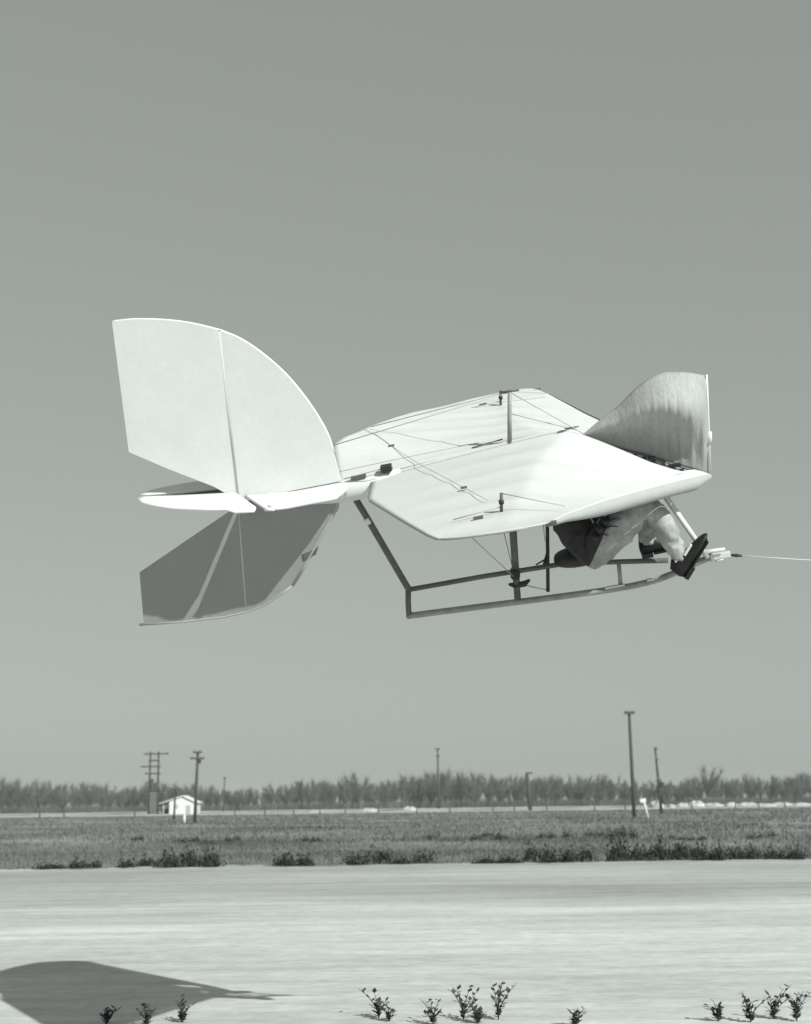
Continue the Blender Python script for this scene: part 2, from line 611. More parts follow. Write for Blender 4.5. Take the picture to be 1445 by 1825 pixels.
lx, ly = rng.normal(0, 0.35, nb_), rng.normal(0, 0.35, nb_)
z0_ = np.zeros(nb_)
BV = np.stack([np.stack([bx_ - bwx, by_ - bwy, z0_], 1), np.stack([bx_ + bwx, by_ + bwy, z0_], 1), np.stack([bx_ + lx, by_ + ly, bh_], 1)], 1).reshape(-1, 3)
WV = np.concatenate([WV, BV])
allV = np.concatenate([TV, WV])
allF = np.concatenate([tri, np.arange(len(WV)).reshape(-1, 3) + len(TV)])
wo_ = bpy.data.objects.new('bare_orchard_wood', raw_mesh('bare_orchard_wood', allV, allF, M['twig']))
COL.objects.link(wo_)
wo_['kind'] = 'stuff'
wo_['label'] = 'long grey belt of leafless trees behind the road'
wo_['category'] = 'trees'
for seed, px, Y, hgt, lab in [(501, 636, 262, 7.6, 'tall leafless tree standing above the tree belt left of centre'),
                              (502, 1243, 262, 7.9, 'tall leafless tree standing above the tree belt at the right'),
                              (503, 292, 262, 6.3, 'leafless tree standing just above the white cottage'),
                              (504, 905, 262, 6.4, 'leafless tree left of the thick stump post')]:
    mb, T = bare_tree(seed, hgt)
    e = empty('bare_tree', ((px - 722) / F_PX * Y * 1.0, Y, 0))
    mb.build('trunk', M['bark'], e)
    o = bpy.data.objects.new('crown', raw_mesh('crown', T, np.arange(len(T)).reshape(-1, 3), M['twig']))
    COL.objects.link(o)
    o.parent = e
    tag(e, lab, 'tree')

# ------------------------------------------------------------------ utility poles
def pole(base, top, r0, r1, arms, label, extra=None, name='utility_pole'):
    e = empty(name, base)
    t = np.array(top, float) - np.array(base, float)
    mb = MB()
    mb.tube([(0, 0, 0), t * 0.5, t], [r0, (r0 + r1) / 2, r1], 10)
    mb.build('shaft', M['pole_wood'], e)
    for (fr, ln, th, ang) in arms:
        c = t * fr + np.array([0, -r0 - th * 0.4, 0])
        A = [[math.cos(ang), math.sin(ang), 0], [-math.sin(ang), math.cos(ang), 0], [0, 0, 1]]
        am = MB().box(c, (ln, th, th * 1.25), A).build('crossarm', M['pole_wood'], e)
        for k in (-1, -0.55, 0.55, 1):
            q = c + np.array(A[0]) * k * ln * 0.46
            MB().tube([q + [0, 0, th * 0.5], q + [0, 0, th * 0.5 + 0.06], q + [0, 0, th * 0.5 + 0.2]], [0.035, 0.055, 0.03], 6).build('insulator', M['insulator'], am)
    if extra:
        for (fr, w_, h_) in extra:
            c = t * fr + np.array([r0 + w_ * 0.35, -0.1, 0])
            MB().tube([c - [0, 0, h_ / 2], c - [0, 0, h_ * 0.45], c + [0, 0, h_ * 0.45], c + [0, 0, h_ / 2]], [w_ * 0.42, w_ / 2, w_ / 2, w_ * 0.42], 12).build('transformer', M['pole_wood'], e)
    tag(e, label, 'utility pole', 'wooden utility poles beyond the runway')
    return e
pole((18.0, 115, 0), (17.95, 115, 8.35), 0.16, 0.12, [(0.99, 0.85, 0.16, 0.2)], 'tallest dark utility pole with short crossarm at its top')
pole((23.35, 133, 0), (23.05, 133, 6.05), 0.16, 0.09, [(0.985, 0.35, 0.1, 0.3), (0.82, 0.3, 0.1, 0.3), (0.5, 0.5, 0.12, 0.3)],
     'slim utility pole with stubby arms right of the tallest pole', [(0.44, 0.42, 0.5), (0.22, 0.36, 0.7)])
pole((5.0, 245, 0), (5.0, 245, 10.2), 0.22, 0.14, [(0.985, 0.9, 0.18, 0.3), (0.87, 0.7, 0.16, 0.3)], 'faint thin utility pole against the trees near picture centre')
pole((-16.6, 111, 0), (-16.45, 111, 5.5), 0.14, 0.1, [(0.985, 0.7, 0.1, 0.15), (0.9, 1.1, 0.1, 0.15)],
     'dark crossarm pole just right of the white cottage', [(0.86, 0.2, 0.3)])
pole((-21.5, 131, 0), (-21.4, 131, 2.9), 0.10, 0.08, [(0.97, 0.9, 0.1, 0.1)], 'short crossarm pole standing in front of the white cottage', [(0.85, 0.18, 0.3)])
pole((-31.9, 246, 0), (-31.75, 246, 5.8), 0.13, 0.1, [(0.97, 0.5, 0.12, 0.1)], 'thin short pole in front of the trees right of the cottage')
# double pole with a shared platform
e = empty('double_utility_pole', (-36.8, 206, 0))
for dx in (-0.62, 0.62):
    MB().tube([(dx, 0, 0), (dx * 0.95, 0, 8.9)], [0.19, 0.13], 10).build('shaft', M['pole_wood'], e)
for z, x0, x1 in ((8.55, -1.5, 2.1), (7.6, -0.8, 0.8), (6.75, -1.9, 1.0), (5.75, -1.3, 1.0)):
    a = MB().box(((x0 + x1) / 2, -0.22, z), (x1 - x0, 0.16, 0.2)).build('crossarm', M['pole_wood'], e)
    for k in range(4):
        x = x0 + (x1 - x0) * (k + 0.3) / 3.6
        MB().tube([(x, -0.22, z + 0.1), (x, -0.22, z + 0.2), (x, -0.22, z + 0.36)], [0.05, 0.08, 0.04], 6).build('insulator', M['insulator'], a)
MB().box((0.1, -0.1, 3.55), (1.7, 0.9, 0.22)).build('platform', M['pole_wood'], e)
for x, z, hh in ((-0.28, 4.35, 1.35), (0.30, 4.05, 0.75)):
    MB().tube([(x, -0.1, z - hh / 2), (x, -0.1, z - hh * 0.45), (x, -0.1, z + hh * 0.45), (x, -0.1, z + hh / 2)], [0.24, 0.28, 0.28, 0.2], 12).build('transformer', M['pole_wood'], e)
MB().box((0.0, 0.05, 1.7), (1.0, 0.5, 3.4)).build('switch_cabinet', M['dark_wall'], e)
tag(e, 'dark double pole with several crossarms and a platform left of the cottage', 'utility pole')
# thick stump post
e = empty('stump_post', (16.0, 190, 0))
MB().tube([(0, 0, 0), (-0.1, 0, 2.4), (-0.3, 0, 4.6), (-0.28, 0, 4.95)], [0.27, 0.25, 0.24, 0.2], 10).build('shaft', M['pole_wood'], e)
MB().box((0.05, -0.1, 4.85), (0.75, 0.3, 0.22)).build('cap', M['pole_wood'], e)
tag(e, 'thick short dark post without wires standing before the trees', 'post')
# two power lines strung from the tallest pole, off to the left
for k, (dy, dz) in enumerate(((-0.15, 8.5), (0.12, 8.5))):
    pts = [(17.95 - 90 * t, 115 + dy + 3 * t, dz + 0.4 * t - 4 * 0.9 * t * (1 - t)) for t in np.linspace(0, 1, 30)]
    o = MB().tube(pts, 0.0045, 4).build('power_line', M['wire'])
    tag(o, ('nearer' if k == 0 else 'farther') + ' of two faint power lines running left from the tallest pole', 'power line', 'power lines from the tallest pole')

# ------------------------------------------------------------------ white cottage
e = empty('white_cottage', (-36.0 + 2.9, 208, 0))
# gable end faces the runway; low lean-to porch at the left
gm = MB()
gm.plate([(-1.75, 0.0), (2.1, 0.0), (2.1, 1.55), (0.2, 2.45), (-1.75, 1.75)], 4.6, axis=1, off=2.3)
gm.build('wall', M['white_paint'], e)
rf = MB()
for (xa, za), (xb, zb) in (((0.2, 2.50), (2.35, 1.50)), ((0.2, 2.50), (-3.6, 1.30))):
    d = np.array([xb - xa, 0, zb - za])
    L = np.linalg.norm(d)
    d /= L
    nn = np.array([-d[2], 0, d[0]]) * (1 if d[0] > 0 else -1)
    rf.box((np.array([xa, 2.25, za]) + np.array([xb, 2.25, zb])) / 2 + nn * 0.05, (L + 0.05, 5.1, 0.1), [d, [0, 1, 0], nn])
ro = rf.build('roof', M['roof_white'], e)
MB().box((0.2, 2.25, 2.58), (0.22, 5.1, 0.06)).build('ridge_cap', M['roof_white'], ro)
MB().box((-2.6, 0.45, 1.1), (1.55, 0.06, 0.75)).build('porch_fascia', M['dark_wall'], e)
for x in (-3.35, -2.6):
    MB().box((x, 0.1, 0.65), (0.1, 0.1, 1.3)).build('porch_post', M['white_paint'], e)
MB().box((-2.6, 3.0, 0.65), (1.6, 0.08, 1.3)).build('porch_back_wall', M['dark_wall'], e)
d = MB().box((1.0, -0.03, 0.62), (0.62, 0.05, 1.2)).build('door', M['edge_shade_grey'], e)
MB().tube([(1.22, -0.06, 0.6), (1.22, -0.11, 0.6)], 0.03, 8).build('handle', M['dark_tube'], d)
wn = MB().box((-0.7, -0.02, 1.05), (0.6, 0.04, 0.6)).build('window', M['white_paint'], e)
for a in (-1, 1):
    MB().box((-0.7 + a * 0.14, -0.045, 1.05), (0.24, 0.02, 0.5)).build('pane', M['edge_shade_grey'], wn)
tag(e, 'small white cottage with white gabled roof and open porch, before the trees', 'cottage')

# ------------------------------------------------------------------ small markers and roadside posts
e = empty('white_marker_post', (17.15, 103, 0))
MB().tube([(0, 0, 0), (-0.17, 0, 0.7), (-0.3, 0, 1.25)], [0.06, 0.07, 0.08], 8).build('post', M['white_paint'], e)
MB().box((-0.36, -0.03, 1.33), (0.42, 0.08, 0.26), [[0.97, 0, 0.24], [0, 1, 0], [-0.24, 0, 0.97]]).build('head_board', M['white_paint'], e)
tag(e, 'white leaning marker post with a broad head beside the tallest pole', 'marker post')
e = empty('white_marker_post', (-17.8, 113.5, 0))
MB().tube([(0, 0, 0), (0.0, 0, 0.62)], [0.11, 0.09], 8).build('post', M['white_paint'], e)
MB().tube([(0.0, 0, 0.62), (0, 0, 0.66), (0, 0, 0.72)], [0.11, 0.11, 0.03], 8).build('cap', M['white_paint'], e)
tag(e, 'stubby white marker post at the foot of the crossarm pole', 'marker post')
for k, px in enumerate((78, 120, 243, 418, 470, 520, 566, 610, 668, 735, 792, 868, 905, 962, 1045, 1098, 1215, 1290, 1330, 1378)):
    e = empty('fence_post', ((px - 722) / F_PX * 172, 172 + random.uniform(-0.4, 0.4), 0))
    MB().tube([(0, 0, 0), (random.uniform(-.05, .05), 0, random.uniform(1.0, 1.5))], [0.085, 0.06], 6).build('shaft', M['pole_wood'], e)
    tag(e, ORD[k] + ' thin dark fence post from the left along the far road', 'fence post', 'fence posts along the far road')

def heap_mesh(seed):
    r = random.Random(seed)
    mb = MB()
    vs_, fs_ = [], []
    nr, na = 6, 18
    for i in range(nr + 1):
        q = i / nr
        for k in range(na):
            a = 2 * math.pi * k / na
            rr = q * (1.15 + 0.22 * math.sin(2 * a + seed) + 0.1 * math.sin(5 * a + 2 * seed))
            vs_.append((rr * math.cos(a), rr * math.sin(a) * 0.8, max(0, (1 - q ** 3.5) * (1 + 0.25 * math.sin(2 * a + seed)) + r.uniform(-.22, .12) * (q < 0.95)) if i < nr else -0.02))
    for i in range(nr):
        for k in range(na):
            fs_.append((i * na + k, i * na + (k + 1) % na, (i + 1) * na + (k + 1) % na, (i + 1) * na + k))
    return mb.add(vs_, fs_, True).mesh('earth_heap', M['heap'])
HEAPS = [heap_mesh(k) for k in range(4)]
M_H = [(560, 20, .35), (652, 26, .5), (722, 20, .6), (1153, 26, .9), (1178, 16, .7), (1200, 24, .75), (1222, 26, .8), (1252, 30, .6), (1283, 26, .7), (1312, 38, .8), (1340, 30, .5), (1372, 34, .55), (1405, 30, .6)]
for k, (px, wpx, hh) in enumerate(M_H):
    o = bpy.data.objects.new('earth_heap', HEAPS[k % 4])
    COL.objects.link(o)
    Y = 209 + random.uniform(0, 6)
    o.location = ((px - 722) / F_PX * Y, Y, 0)
    o.scale = (wpx / 2 / F_PX * Y * random.uniform(0.8, 1.15), 1.4, hh * random.uniform(0.55, 0.95))
    o.rotation_euler = (0, 0, random.uniform(-.2, .2))
    tag(o, ORD[k] + ' pale low heap of earth from the left, beyond the far road', 'earth heap', 'pale heaps beyond the road')

# ------------------------------------------------------------------ weeds close to the camera
r_h = random.Random(5)
def weed(px, py, h, seed, label, spread=1.0):
    g = ground_at(px, py + 17)
    h *= r_h.uniform(0.85, 1.2)
    e = empty('weed_plant', (g.x, g.y, 0.012))
    r = random.Random(seed)
    nst = r.randint(6, 9)
    for k in range(nst):
        a = r.uniform(0, 6.283)
        ln = h * r.uniform(0.35, 1.05)
        bend = r.uniform(0.15, 0.95) * spread
        pts = [np.array([ln * bend * t * t * math.cos(a), ln * bend * t * t * math.sin(a), ln * t]) for t in np.linspace(0, 1, 6)]
        MB().tube(pts, [0.0045, 0.004, 0.0035, 0.003, 0.0025, 0.0015], 5).build('stem', M['weed'], e)
        for j in range(8):
            t = 0.06 + 0.94 * (j + r.random()) / 8
            i = min(int(t * 5), 4)
            p = pts[i] + (pts[i + 1] - pts[i]) * (t * 5 - i)
            b = r.uniform(0, 6.283)
            L = r.uniform(0.025, 0.065)
            el = r.uniform(0.1, 0.9)
            d = np.array([math.cos(b) * math.cos(el), math.sin(b) * math.cos(el), math.sin(el)])
            s_ = np.cross(d, [0, 0, 1])
            s_ /= np.linalg.norm(s_)
            n_ = np.cross(s_, d)
            mbl = MB()
            vs = [p, p + d * L * 0.45 + s_ * L * 0.32, p + d * L * 0.5 + n_ * -L * 0.06, p + d * L * 0.45 - s_ * L * 0.32, p + d * L]
            mbl.add(vs, [(0, 1, 2), (0, 2, 3), (1, 4, 2), (2, 4, 3)], True)
            mbl.build('leaf', M['weed'], e)
    tag(e, label, 'weed', 'weeds along the near edge of the runway')
for a in [(675, 1800, 0.19, 1, 'leafy weed at the picture bottom just right of the glider shadow'),
          (694, 1806, 0.13, 2, 'smaller weed close beside the leafy weed by the glider shadow'),
          (772, 1812, 0.17, 3, 'low weed between the shadow weeds and the bushy centre weed'),
          (826, 1804, 0.20, 4, 'bushiest weed at the bottom right of the picture centre'),
          (850, 1810, 0.13, 41, 'low weed touching the bushiest weed on its right'),
          (888, 1803, 0.215, 5, 'tall forked weed right of the bushiest weed'),
          (1026, 1815, 0.15, 6, 'small weed alone at the bottom right of centre'),
          (1280, 1806, 0.165, 7, 'dark broad weed at the bottom, leftmost of the right corner weeds'),
          (1338, 1808, 0.185, 8, 'fan shaped weed in the middle of the right corner weeds'),
          (1378, 1802, 0.20, 9, 'tall weed in the bottom right corner'),
          (1420, 1806, 0.19, 12, 'weed at the very right edge of the picture bottom'),
          (190, 1812, 0.16, 10, 'weed in the glider shadow near the bottom left corner'),
          (262, 1815, 0.15, 11, 'low weed in the middle of the glider shadow'),
          (325, 1808, 0.185, 13, 'tall weed in the glider shadow, rightmost of the three there')]:
    weed(*a)

# ------------------------------------------------------------------ the glider (local frame: x forward, y to its far wing, z up)
GB = np.array([[0.97807623, -0.15491206, 0.1391731], [0.0667464, 0.86624893, 0.49513403], [-0.19726078, -0.47498952, 0.8575973]])
GO = np.array([0.61626485, 8.0, 3.61034273])
GM = Matrix.Identity(4)
for i in range(3):
    for j in range(3):
        GM[i][j] = GB[j][i]
GM.translation = Vector(GO)
glider = empty('bird_glider')
glider.matrix_world = GM
tag(glider, 'white cloth kite-winged glider with round tail fin, banking in flight above the runway', 'glider')

ip = np.interp
LE_Y = [0, 0.46, 0.93, 1.30, 1.43, 1.47]
LE_X = [1.117, 0.80, 0.475, 0.262, 0.19, 0.08]
LE_Z = [-0.375, -0.243, -0.118, -0.03, -0.012, 0.0]
TE = {-1: ([0, 0.38, 0.43, 0.96, 1.27, 1.376, 1.44, 1.47], [-0.84, -0.83, -0.81, -0.577, -0.438, -0.376, -0.26, -0.06],
           [-0.03, -0.03, -0.03, -0.02, -0.01, -0.01, 0, 0]),
      1: ([0, 0.35, 0.45, 0.6, 0.72, 0.9, 1.1, 1.3, 1.40, 1.44, 1.47], [-1.05, -1.083, -1.025, -0.937, -0.858, -0.747, -0.635, -0.50, -0.40, -0.26, -0.06],
          [-0.02, 0.14, 0.15, 0.133, 0.127, 0.103, 0.068, 0.02, 0.0, 0, 0])}
def hole(x):
    """half width of the cockpit slot in the wing"""
    return float(ip(x, [0.42, 0.55, 0.78, 0.92, 1.02, 1.10], [0.0, 0.07, 0.20, 0.19, 0.10, 0.0]))
def wing_pt(side, y, c):
    """y >= 0 span station, c = 0 at leading edge .. 1 at trailing edge"""
    ty, tx, tz = TE[side]
    xl, zl = ip(y, LE_Y, LE_X), ip(y, LE_Y, LE_Z)
    xt, zt = ip(y, ty, tx), ip(y, ty, tz)
    x = xl + (xt - xl) * c
    g = max(0.0, 1 - c / 0.40) ** 1.12
    body = 0.045 * max(0, 1 - y / 0.9)
    zb = body + (zt - body) * max(0.0, (c - 0.45) / 0.55) ** 1.2
    z = zl * g + zb * (1 - g)
    # cloth sags a little between the battens
    ph = (y / 1.47 * 6) % 1.0
    z -= 0.010 * math.sin(math.pi * ph) * math.sin(math.pi * min(1, c * 1.02))
    return x, y * side, z
def spine_z(x):
    c = (1.117 - x) / (1.117 + 0.84)
    return wing_pt(-1, 0.0, min(1, max(0, c)))[2]
NY, NC = 48, 46
for side in (-1, 1):
    V, Fc = [], []
    for i in range(NY + 1):
        for j in range(NC + 1):
            y = 1.47 * (i / NY)
            c = j / NC
            x, yy, z = wing_pt(side, y, c)
            hw = hole(x) * min(1.0, max(0.0, (c - 0.03) / 0.05))
            if hw > 0 and y < 0.4:                 # cloth is cut back around the cockpit slot
                y2 = hw + y * (0.4 - hw) / 0.4
                yy = y2 * side
            V.append((x, yy + (0.0015 * side if y < 1e-6 else 0), z))
    for i in range(NY):
        for j in range(NC):
            a = i * (NC + 1) + j
            q = (a, a + 1, a + NC + 2, a + NC + 1)
            Fc.append(q if side > 0 else q[::-1])
    o = bpy.data.objects.new('wing_panel', raw_mesh('wing_panel', V, Fc, M['wing_cloth'], True))
    COL.objects.link(o)
    o.parent = glider
    sm = o.modifiers.new('thick', 'SOLIDIFY')
    sm.thickness = 0.006
    sm.offset = 0
    # rounded leading edge fairing that hangs below the cloth
    mb = MB()
    prof = [(0.012, 0.006), (0.026, -0.01), (0.030, -0.035), (0.020, -0.062), (-0.005, -0.078), (-0.03, -0.07)]
    vs, fs = [], []
    ns = 40
    for i in range(ns + 1):
        y = 1.43 * i / ns
        x, yy, z = wing_pt(side, y, 0.0)
        fade = 1.0 - 0.75 * max(0, (y - 0.9) / 0.53) ** 1.3
        if y < 0.15:
            fade *= 0.45 + 0.55 * y / 0.15
        nx, ny = 0.80, 0.60 * side
        for (o_, dz) in prof:
            vs.append((x + nx * o_ * fade, yy + ny * o_ * fade, z + dz * fade))
    k = len(prof)
    for i in range(ns):
        for j in range(k - 1):
            fs.append((i * k + j, i * k + j + 1, (i + 1) * k + j + 1, (i + 1) * k + j))
    mb.add(vs, fs, True)
    le = mb.build('leading_edge', M['edge_shade_grey'], glider)
    # tip and trailing edge wire
    pts = []
    ty, tx, tz = TE[side]
    for y in np.concatenate([np.linspace(0.42, 1.40, 24), np.linspace(1.41, 1.47, 8)]):
        x, yy, z = wing_pt(side, y, 1.0)
        pts.append((x, yy, z - 0.004))
    x, yy, z = wing_pt(side, 1.47, 0.0)
    pts.append((x, yy, z - 0.004))
    MB().tube(pts, 0.0055, 6).build('edge_wire', M['grey_tube'], o)
    # battens under the cloth
    for k in range(1, 6):
        y = 1.47 * k / 6
        MB().tube([np.array(wing_pt(side, y, c)) + [0, 0, -0.014] for c in np.linspace(0.03, 0.985, 16)], 0.008, 6).build('batten', M['light_tube'], o)

# keel spar under the cloth, running back to the tail
xs = np.linspace(1.06, -0.84, 26)
MB().tube([(x, 0, spine_z(x) - 0.035) for x in xs] + [(-1.05, 0, -0.06), (-1.66, 0, -0.035)], 0.022, 10).build('keel_spar', M['grey_tube'], glider)
# ridge cover over the spine
MB().tube([(x, 0, spine_z(x) + 0.004) for x in np.linspace(0.40, -0.78, 18)], 0.011, 8).build('spine_cover', M['wing_cloth'], glider)

# ---- tail
def zs(x):
    return (-0.03 if x > -1.3 else -0.03 + 0.15 * ((-1.3 - x) / 1.1) ** 1.2) + 0.016 + (0.022 if x < -1.66 else 0.0)
ST_X = [-2.25, -2.20, -2.13, -2.01, -1.76, -1.56, -1.43, -1.22, -1.05, -1.0, -0.97]
ST_Y = [0.05, 0.125, 0.18, 0.25, 0.32, 0.33, 0.325, 0.315, 0.315, 0.30, 0.16]
def hinge(y):
    return -1.63 + 0.17 * y / 0.3
def tail_sheet(name, side, fore):
    V, Fc = [], []
    ni, nj = 14, 10
    for i in range(ni + 1):
        for j in range(nj + 1):
            t = j / nj
            if fore:
                x0, x1 = -1.63, -0.97
                x = x0 + (x1 - x0) * i / ni
                yo = ip(x, ST_X, ST_Y)
                y = yo * t
                if i == 0:
                    x = hinge(y) + 0.018
                elif i == 1:
                    x = max(x, hinge(y) + 0.03)
                elif i == 2:
                    x = max(x, hinge(y) + 0.045)
                elif i == 3:
                    x = max(x, hinge(y) + 0.06)
            else:
                s = i / ni
                y = t
                xa = -2.25
                # stations run from the trailing tip to the hinge line
                x = xa + (-1.50 - xa) * s
                yo = ip(x, ST_X, ST_Y)
                yi = ip(x, [-2.25, -1.66], [0.03, 0.115]) if side > 0 else 0.006
                y = yi + (yo - yi) * t
                x = min(x, hinge(y) - 0.018)
            V.append((x, side * y, zs(x)))
    for i in range(ni):
        for j in range(nj):
            a = i * (nj + 1) + j
            q = (a, a + 1, a + nj + 2, a + nj + 1)
            Fc.append(q)
    o = bpy.data.objects.new(name, raw_mesh(name, V, Fc, M['fin_cloth'], True))
    COL.objects.link(o)
    o.parent = glider
    md = o.modifiers.new('thick', 'SOLIDIFY')
    md.thickness = 0.012
    md.offset = 0
    return o
for side in (-1, 1):
    tail_sheet('stabilizer', side, True)
    tail_sheet('elevator', side, False)
MB().add([(-2.22, 0.0, zs(-2.22) - 0.012), (-1.95, 0.0, zs(-1.95) - 0.012), (-1.67, 0.0, zs(-1.67) - 0.012),
          (-1.64, 0.13, zs(-1.68) - 0.012), (-1.95, 0.09, zs(-1.95) - 0.012), (-2.22, 0.04, zs(-2.22) - 0.012),
          (-2.22, 0.0, zs(-2.22) - 0.03), (-1.95, 0.0, zs(-1.95) - 0.03), (-1.67, 0.0, zs(-1.67) - 0.03),
          (-1.64, 0.13, zs(-1.68) - 0.03), (-1.95, 0.09, zs(-1.95) - 0.03), (-2.22, 0.04, zs(-2.22) - 0.03)],
         [(0, 1, 4, 5), (1, 2, 3, 4), (6, 11, 10, 7), (7, 10, 9, 8), (0, 6, 7, 1), (1, 7, 8, 2), (2, 8, 9, 3), (3, 9, 10, 4), (4, 10, 11, 5), (5, 11, 6, 0)]).build('slot_shade_plate', M['dark_tube'], glider)  # dark plate whose colour stands for the shade inside the slot
# deep tapered fairing between tail and wing
fv, ff = [], []
fx = [-1.30, -1.10, -0.98, -0.86, -0.76, -0.66]
for x, zt, zb, hw in zip(fx, [-0.03, -0.02, -0.004, 0.0, 0.006, 0.006], [-0.10, -0.13, -0.138, -0.136, -0.125, -0.07], [0.03, 0.05, 0.06, 0.07, 0.07, 0.02]):
    for k in range(12):
        a = 2 * math.pi * k / 12
        fv.append((x, hw * math.cos(a), (zt + zb) / 2 + (zt - zb) / 2 * math.sin(a)))
for i in range(len(fx) - 1):
    for k in range(12):
        ff.append((i * 12 + k, i * 12 + (k + 1) % 12, i * 12 + 12 + (k + 1) % 12, i * 12 + 12 + k))
ff += [tuple(range(12)), tuple(60 + k for k in range(12))]
MB().add(fv, ff, True).build('boom_fairing', M['fin_cloth'], glider)

def smooth_curve(pts, n=6):
    """Catmull-Rom through 2D points"""
    P = [np.array(q, float) for q in pts]
    P = [2 * P[0] - P[1]] + P + [2 * P[-1] - P[-2]]
    out = []
    for i in range(1, len(P) - 2):
        for k in range(n):
            t = k / n
            a, b, c, d = P[i - 1], P[i], P[i + 1], P[i + 2]
            out.append(0.5 * ((2 * b) + (-a + c) * t + (2 * a - 5 * b + 4 * c - d) * t * t + (-a + 3 * b - 3 * c + d) * t ** 3))
    out.append(P[-2])
    return out
arc = smooth_curve([(-2.115, 1.198), (-1.966, 1.181), (-1.79, 1.139), (-1.65, 1.09), (-1.511, 1.025)])
arc2 = smooth_curve([(-1.511, 1.025), (-1.399, 0.946), (-1.292, 0.833), (-1.191, 0.691), (-1.111, 0.531), (-1.059, 0.39), (-1.029, 0.255), (-1.02, 0.0)])
hb = (-1.66, 0.0)
rud = MB().plate(arc[:-1] + [(-1.518, 1.022), (-1.662, 0.005), (-1.785, 0.115), (-2.025, 0.273), (-2.231, 0.42)], 0.014)
rud.build('rudder', M['fin_cloth'], glider)
fin = MB().plate([(-1.504, 1.02)] + arc2[1:] + [(-1.648, -0.004)], 0.016)
fo = fin.build('upper_fin', M['fin_cloth'], glider)
MB().tube([(-1.511, 0, 1.018), (-1.655, 0, 0.0)], 0.0165, 10, flat=0.53).build('fin_post', M['seam'], fo)
MB().tube([(q[0], 0, q[1]) for q in arc2[:-4]], 0.0075, 8).build('fin_rim', M['fin_cloth'], fo)
MB().tube([(q[0], 0, q[1]) for q in arc], 0.0065, 8).build('rudder_rim', M['fin_cloth'], fo)

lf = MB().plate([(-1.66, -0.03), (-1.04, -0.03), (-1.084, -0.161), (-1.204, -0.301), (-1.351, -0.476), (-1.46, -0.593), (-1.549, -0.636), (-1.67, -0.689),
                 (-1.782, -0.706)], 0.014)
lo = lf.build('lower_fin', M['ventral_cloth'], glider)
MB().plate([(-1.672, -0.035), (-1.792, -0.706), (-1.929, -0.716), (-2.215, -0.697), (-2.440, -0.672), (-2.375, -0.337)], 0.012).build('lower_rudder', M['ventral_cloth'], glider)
MB().tube([(-1.666, 0, -0.03), (-1.787, 0, -0.708)], 0.011, 8, flat=0.45).build('fin_post', M['seam'], lo)
MB().tube([(-1.46, 0, -0.593), (-1.549, 0, -0.638), (-1.67, 0, -0.691), (-1.787, 0, -0.712), (-1.929, 0, -0.72), (-2.215, 0, -0.701), (-2.47, 0, -0.673)], 0.009, 8).build('fin_rim', M['edge_shade_grey'], lo)
MB().tube([(-1.04, 0, -0.03), (-1.084, 0, -0.161), (-1.204, 0, -0.301), (-1.351, 0, -0.476), (-1.46, 0, -0.593)], 0.012, 8).build('fin_rim', M['edge_shade_grey'], lo)
MB().plate([(-1.36, -0.41), (-1.25, -0.385), (-1.275, -0.425), (-1.36, -0.455)], 0.02).build('dark_notch_plate', M['dark_tube'], lo)  # small dark plate across the front edge of the lower fin
# control fittings where the tail meets the wing
MB().box((-0.735, -0.02, 0.03), (0.065, 0.06, 0.035)).build('cable_guide', M['black'], glider)
MB().box((-0.91, -0.02, 0.008), (0.09, 0.035, 0.018)).build('cable_guide', M['dark_tube'], glider)
MB().tube([(-0.80, -0.1, 0.0), (-0.86, -0.13, 0.006), (-0.99, -0.06, 0.004)], 0.004, 5).build('control_cable', M['wire'], glider)
MB().tube([(-1.0, -0.02, 0.012), (-0.7, -0.02, 0.035)], 0.0035, 5).build('control_cable', M['wire'], glider)

# ---- under-carriage frame
MB().tube([(-0.97, 0, -0.10), (-0.93, 0, -0.22), (-0.769, 0, -0.753)], 0.020, 10).build('rear_strut', M['dark_tube'], glider)
MB().tube([(-0.922, 0, -0.257), (-0.911, 0, -0.295)], 0.0225, 10).build('strut_collar', M['bright_metal'], glider)
MB().tube([(-0.769, 0, -0.745), (-0.79, 0, -0.84), (-0.805, 0, -0.935)], 0.018, 10).build('rear_post', M['dark_tube'], glider)
MB().tube([(-0.775, 0, -0.757), (-0.3, 0, -0.757), (0.206, 0, -0.768), (0.797, 0, -0.862)], 0.0155, 10).build('seat_rail', M['dark_tube'], glider)
sk = [(-0.815, -0.925), (-0.382, -0.946), (0.132, -0.972), (0.49, -0.984), (0.678, -0.976), (0.817, -0.951), (0.958, -0.910), (1.06, -0.886)]
MB().tube([(q[0], 0, q[1]) for q in smooth_curve(sk, 5)], 0.0195, 10).build('skid', M['grey_tube'], glider)
for x0, x1, z in ((0.40, 0.52, -0.962), (0.655, 0.70, -0.958)):
    MB().box(((x0 + x1) / 2, -0.012, z), (x1 - x0, 0.025, 0.008)).build('glint_plate', M['bright_metal'], glider)  # bright plates stand in for glints of light along the skid
MB().tube([(0.508, 0, -0.82), (0.495, 0, -0.975)], 0.013, 10).build('front_post', M['grey_tube'], glider)
MB().tube([(-0.03, 0, 0.02), (-0.075, 0, -0.5), (-0.129, 0, -0.935)], [0.022, 0.024, 0.021], 10, flat=0.8).build('main_strut', M['dark_tube'], glider)
MB().tube([(-0.113, -0.045, -0.772), (-0.113, 0.045, -0.772)], 0.030, 14).build('pulley', M['black'], glider)
MB().tube([(-0.165, 0, -0.835), (-0.13, 0, -0.85), (-0.07, 0, -0.85), (-0.035, 0, -0.83)], [0.008, 0.02, 0.02, 0.008], 8).build('strut_clamp', M['black'], glider)
MB().tube([(0.165, 0, -0.02), (0.128, 0, -0.53), (0.06, 0, -0.925)], 0.0115, 10).build('control_stick', M['black'], glider)
